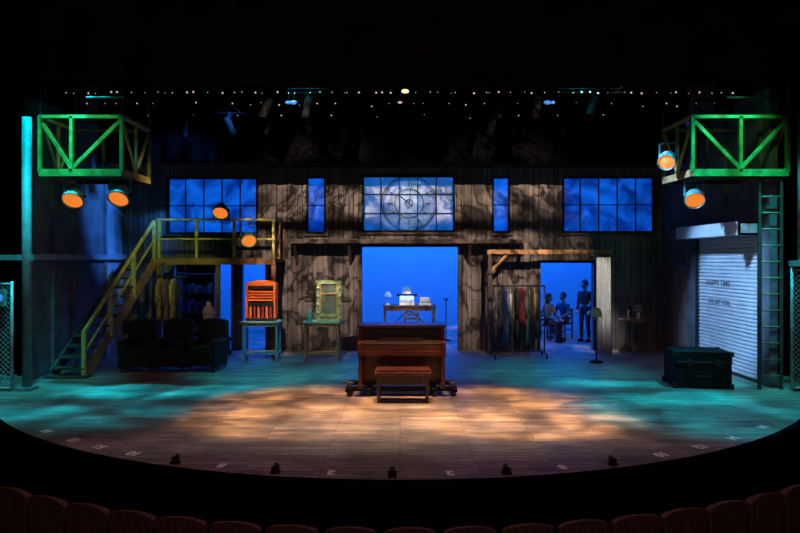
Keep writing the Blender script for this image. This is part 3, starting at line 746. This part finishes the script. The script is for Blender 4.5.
for x in (4.03,4.37):
    for y in (18.63,19.07): b.box(x-0.02,x+0.02,y-0.02,y+0.02,0,0.7,'wood_dark')
b.done()

# ------------------------------------------------------------------ lighting rig overhead
b=B('lighting_truss')
for y,z in ((10.4,5.42),(12.0,5.72),(13.2,5.6)):
    for dz in (0,0.28): b.cyl((-8,y,z+dz),(8,y,z+dz),0.022,'rig',n=8)
    for k in range(54):
        x=-8+k*0.3; b.cyl((x,y,z+(0 if k%2 else 0.28)),(x+0.3,y,z+(0.28 if k%2 else 0)),0.01,'rig',n=5)
    for k in range(8): b.cyl((-7+k*2,y,z+0.28),(-7+k*2,y,9.4),0.01,'rig',n=5)
b.done()
b=B('truss_spotlights')
for y,z in ((12.0,5.66),(13.2,5.54)):
    for k in range(15):
        x=-6.5+k*0.93+random.uniform(-0.2,0.2); d=Vector((random.uniform(-0.5,0.5),random.uniform(-0.3,0.6),-1)).normalized(); o=Vector((x,y,z-0.22))
        b.lathe([(0,-0.2),(0.07,-0.2),(0.09,-0.05),(0.08,0.0),(0.08,0.18),(0.10,0.22),(0.085,0.22),(0.07,0.1),(0,0.1)],o,d,'rig',12)
        b.cyl(o,(x,y,z),0.012,'rig',n=6); b.box(x-0.03,x+0.03,y-0.03,y+0.03,z-0.02,z+0.08,'rig')
b.done()
b=B('string_lights')
for (y,zc,cnt) in ((12.0,5.70,62),(12.6,5.64,36),(13.4,5.58,14)):
    b.cyl((-6.7,y-0.1,zc+0.08),(6.7,y-0.1,zc+0.08),0.006,'black',n=4)
    for k in range(cnt):
        x=-6.6+13.2*k/(cnt-1)+random.uniform(-0.1,0.1); dz=random.choice([0,0,0,-0.03,-0.06,0.02]) if cnt<60 else random.uniform(-0.015,0.015)
        b.ball((x,y-0.1,zc+dz),random.choice([0.009,0.012,0.021]) if cnt>60 else random.choice([0.008,0.011,0.017]),'bulb',6); b.cyl((x,y-0.1,zc+dz),(x,y-0.1,zc+0.08),0.003,'black',n=3)
b.done()
b=B('truss_work_lamps')
for x,m_,r_ in ((0.1,'bulb_hot',0.05),(-2.1,'bulb_blue',0.05),(-2.2,'bulb_blue',0.04),(2.9,'bulb_blue',0.05),(3.0,'bulb_blue',0.035),(0.0,'bulb',0.03)):
    b.ball((x,11.8,5.48 if m_!='bulb_hot' else 5.7),r_,m_,10,(1.5,1,0.8)); b.cyl((x,11.8,5.5),(x,11.95,5.72),0.012,'rig',n=6)
b.done()

# ------------------------------------------------------------------ floor marks and footlights
def bearing(k, r):
    A=1+k*k; D=(CY-math.sqrt(CY*CY-A*(CY*CY-r*r)))/A
    return k*D, D
for k,txt in ((-0.587,'14'),(-0.543,'12'),(-0.50,'51'),(-0.443,'10'),(-0.297,'8'),(-0.115,'2'),(0.083,'2'),(0.27,'8'),(0.435,'10'),(0.50,'12'),(0.555,'14'),(0.605,'14')):
    x,y=bearing(k,8.17)
    text('floor_number',txt,0.18,(x,y,0.003),(0,0,math.pi+math.atan2(x,CY-y)*1.0),'tape',0.001,0.009)
for k in (-0.375,-0.208,-0.013,0.178,0.355):
    x,y=bearing(k,8.27)
    b=B('footlight')
    s_=0.7
    b.box(-0.07*s_,0.07*s_,-0.05*s_,0.06*s_,0,0.02,'black'); b.beam((0,0.0,0.02),(0,0.02,0.07),0.08,0.04,'black'); b.lathe([(0.025,0),(0.032,0.04),(0.02,0.04)],(0,0.01,0.065),(0,1,0.4),'steel',12)
    b.cyl((-0.045,0,0.02),(-0.045,0,0.07),0.006,'steel',n=6); b.cyl((0.045,0,0.02),(0.045,0,0.07),0.006,'steel',n=6)
    b.done(loc=(x,y,0),rz=math.atan2(x,CY-y))

# ------------------------------------------------------------------ audience seats
b=B('auditorium_seat')
rounded_panel(b,0,0.235,0.42,0.90,0.19,0.26,'seat_red',0.05)
rounded_panel(b,0,0.245,0.20,0.92,0.26,0.285,'seat_back',0.06)
b.box(-0.22,0.22,-0.22,0.19,0.36,0.46,'seat_red')
b.box(-0.29,-0.23,-0.2,0.24,0.60,0.64,'wood_dark'); b.box(-0.28,-0.24,-0.1,0.2,0.0,0.60,'black'); b.box(-0.295,-0.225,-0.18,0.22,0,0.03,'black')
RS=9.34; CS=15.05; da=0.53/RS
first=None
for k in range(-11,12):
    a=k*da+0.01; x=RS*math.sin(a); y=CS-RS*math.cos(a)
    if first is None: first=b.done(loc=(x,y,-1.0),rz=a+math.pi,bevel=0.012)
    else: copy(first,(x,y,-1.0),a+math.pi)

# ------------------------------------------------------------------ lights
def spot(name, loc, target, W, col, angle, blend=0.6, rad=0.1, gobo=None, thr=(0.02,0.10,0.15), st=(1,1,1), rot=0.0):
    d=bpy.data.lights.new(name,'SPOT'); d.energy=W; d.color=col; d.spot_size=math.radians(angle); d.spot_blend=blend; d.shadow_soft_size=rad
    o=bpy.data.objects.new(name,d); S.collection.objects.link(o); o.location=loc
    o.rotation_euler=(Vector(target)-Vector(loc)).to_track_quat('-Z','Y').to_euler()
    if gobo:
        d.use_nodes=True; N=d.node_tree.nodes; L=d.node_tree.links; em=N['Emission']
        tc=N.new('ShaderNodeTexCoord'); mp=N.new('ShaderNodeMapping'); mp.inputs['Rotation'].default_value=(0,0,rot)
        L.new(tc.outputs['Normal'],mp.inputs['Vector'])
        sc=N.new('ShaderNodeVectorMath'); sc.operation='MULTIPLY'; sc.inputs[1].default_value=st; L.new(mp.outputs[0],sc.inputs[0])
        nz=N.new('ShaderNodeTexNoise'); nz.inputs['Scale'].default_value=gobo*0.7; nz.inputs['Detail'].default_value=4; L.new(tc.outputs['Normal'],nz.inputs['Vector'])
        mx=N.new('ShaderNodeVectorMath'); mx.operation='MULTIPLY_ADD'; mx.inputs[1].default_value=(0.35,0.35,0.35)
        L.new(nz.outputs['Color'],mx.inputs[0]); L.new(sc.outputs[0],mx.inputs[2])
        v=N.new('ShaderNodeTexVoronoi'); v.feature='DISTANCE_TO_EDGE'; v.inputs['Scale'].default_value=gobo; L.new(mx.outputs[0],v.inputs['Vector'])
        r=N.new('ShaderNodeMapRange'); r.inputs[1].default_value=thr[0]; r.inputs[2].default_value=thr[1]; r.inputs[3].default_value=thr[2]; r.inputs[4].default_value=1.0
        L.new(v.outputs['Distance'],r.inputs[0])
        n2=N.new('ShaderNodeTexNoise'); n2.inputs['Scale'].default_value=gobo*0.9; n2.inputs['Detail'].default_value=5; L.new(tc.outputs['Normal'],n2.inputs['Vector'])
        r2=N.new('ShaderNodeMapRange'); r2.inputs[1].default_value=0.40; r2.inputs[2].default_value=0.58; r2.inputs[3].default_value=0.22; r2.inputs[4].default_value=1.2
        L.new(n2.outputs['Fac'],r2.inputs[0])
        mm=N.new('ShaderNodeMath'); mm.operation='MULTIPLY'; L.new(r.outputs[0],mm.inputs[0]); L.new(r2.outputs[0],mm.inputs[1])
        L.new(mm.outputs[0],em.inputs['Strength'])
    return o
def area(name, loc, rot, sx, sy, W, col):
    d=bpy.data.lights.new(name,'AREA'); d.shape='RECTANGLE'; d.size=sx; d.size_y=sy; d.energy=W; d.color=col
    o=bpy.data.objects.new(name,d); S.collection.objects.link(o); o.location=loc; o.rotation_euler=rot; return o
WARM=(1.0,0.47,0.17); TEAL=(0.0,0.52,0.68)
spot('warm_wash_light',(-1.8,9.6,7.4),(-1.7,9.6,0),9500,WARM,31,1.0,0.08,7.0,(0.0,0.2,0.25))
spot('warm_wash_light',(2.2,9.6,7.4),(1.7,9.4,0),11500,WARM,33,1.0,0.08,7.0,(0.0,0.2,0.25))
spot('warm_wash_light',(0,9.6,7.6),(0.1,8.8,0),2600,(1.0,0.52,0.28),40,1.0,0.3)
spot('piano_special_light',(0,9.4,6.6),(0,10.5,0.6),1150,(1.0,0.48,0.28),18,0.7)
spot('teal_wash_light',(-6.5,10.5,7.5),(-5.1,11.0,0),13500,TEAL,44,0.9,0.08,4.0,(0.0,0.2,0.25))
spot('teal_wash_light',(6.5,10.2,7.5),(5.1,10.7,0),13500,TEAL,44,0.9,0.08,4.0,(0.0,0.2,0.25))
spot('teal_wash_light',(-1.8,11.5,7.0),(-2.4,12.9,0.0),2600,TEAL,38,0.9,0.2)
spot('teal_wash_light',(3.6,11.5,7.0),(3.4,12.7,0),2200,TEAL,38,0.9,0.2)
spot('apron_light',(0,9.6,7.0),(0,7.0,0),2100,(0.95,0.72,0.62),66,1.0,0.3)
spot('leaf_gobo_light',(-2.6,9.7,5.7),(-1.6,15.8,3.0),2700,(1.0,0.72,0.55),50,0.7,0.015,10,(0.0,0.11,0.05),(1.7,0.6,1),0.5)
spot('leaf_gobo_light',(3.0,9.7,5.7),(2.2,15.8,3.0),2700,(1.0,0.72,0.55),50,0.7,0.015,10,(0.0,0.11,0.05),(1.7,0.6,1),-0.5)
spot('clock_special_light',(0.3,9.9,5.3),(0.24,15.8,3.86),650,(0.7,0.9,1.0),17,0.5,0.02,14,(0.0,0.10,0.2),(1.5,0.6,1),0.5)
spot('blue_side_light',(-3.0,12.6,5.9),(-7.3,15.4,3.4),3200,(0.04,0.25,1.0),36,0.7)
spot('blue_side_light',(2.5,10.2,5.8),(6.9,12.6,1.7),4800,(0.24,0.52,1.0),30,0.6)
spot('curtain_light',(4.2,11.5,6.6),(5.04,14.9,1.6),2600,(0.9,0.88,0.8),12,0.8)
spot('teal_side_light',(-6.2,9.5,6.0),(-7.3,11.0,1.2),1000,(0.02,0.7,0.78),44,0.8)
spot('teal_side_light',(6.5,9.5,6.0),(7.5,11.0,1.2),1000,(0.02,0.7,0.70),44,0.8)
spot('green_accent_light',(-5.4,9.5,5.9),(-5.9,11.2,4.6),75,(0.4,1.0,0.12),50,0.7)
spot('green_accent_light',(5.9,9.5,5.9),(6.2,11.2,4.6),75,(0.4,1.0,0.12),50,0.7)
spot('stair_light',(-3.5,10.0,5.9),(-5.4,13.9,2.5),700,(0.7,0.9,0.2),30,0.7)
spot('prop_light',(-2.6,10.5,6.2),(-3.2,14.0,1.4),1700,(1.0,0.7,0.45),11,0.7)
spot('prop_light',(-1.5,10.5,6.2),(-1.7,14.0,1.3),900,(0.9,0.95,0.5),11,0.7)
spot('rack_light',(2.0,10.0,5.6),(2.9,14.6,1.2),520,(0.9,0.85,0.9),16,0.8)
area('cyc_wash_light',(0,18.6,6.0),(math.radians(38),0,0),16,0.8,2000,(0.005,0.13,1.0))
area('window_backlight',(0,17.6,3.9),(math.radians(-90),0,0),14,1.3,400,(0.01,0.22,1.0))
spot('backstage_fill_light',(4.6,16.3,4.6),(4.8,17.8,0.8),60,(0.15,0.4,1.0),60,0.8)
spot('desk_light',(0.2,16.3,4.6),(0.3,17.6,0.9),300,(0.4,0.85,1.0),30,0.8)
area('house_light',(0,2.0,8.5),(0,0,0),10,3,240,(1.0,0.47,0.45))

w_=bpy.data.worlds.new('world'); S.world=w_; w_.use_nodes=True
w_.node_tree.nodes['Background'].inputs[0].default_value=(0.5,0.35,0.8,1); w_.node_tree.nodes['Background'].inputs[1].default_value=0.004

# ------------------------------------------------------------------ camera
cd=bpy.data.cameras.new('camera'); cd.lens=27; cd.sensor_width=36; cd.shift_y=-0.0106; cd.clip_end=200
co=bpy.data.objects.new('camera',cd); S.collection.objects.link(co); co.location=(0,0,2.42); co.rotation_euler=(math.pi/2,0,0)
S.camera=co
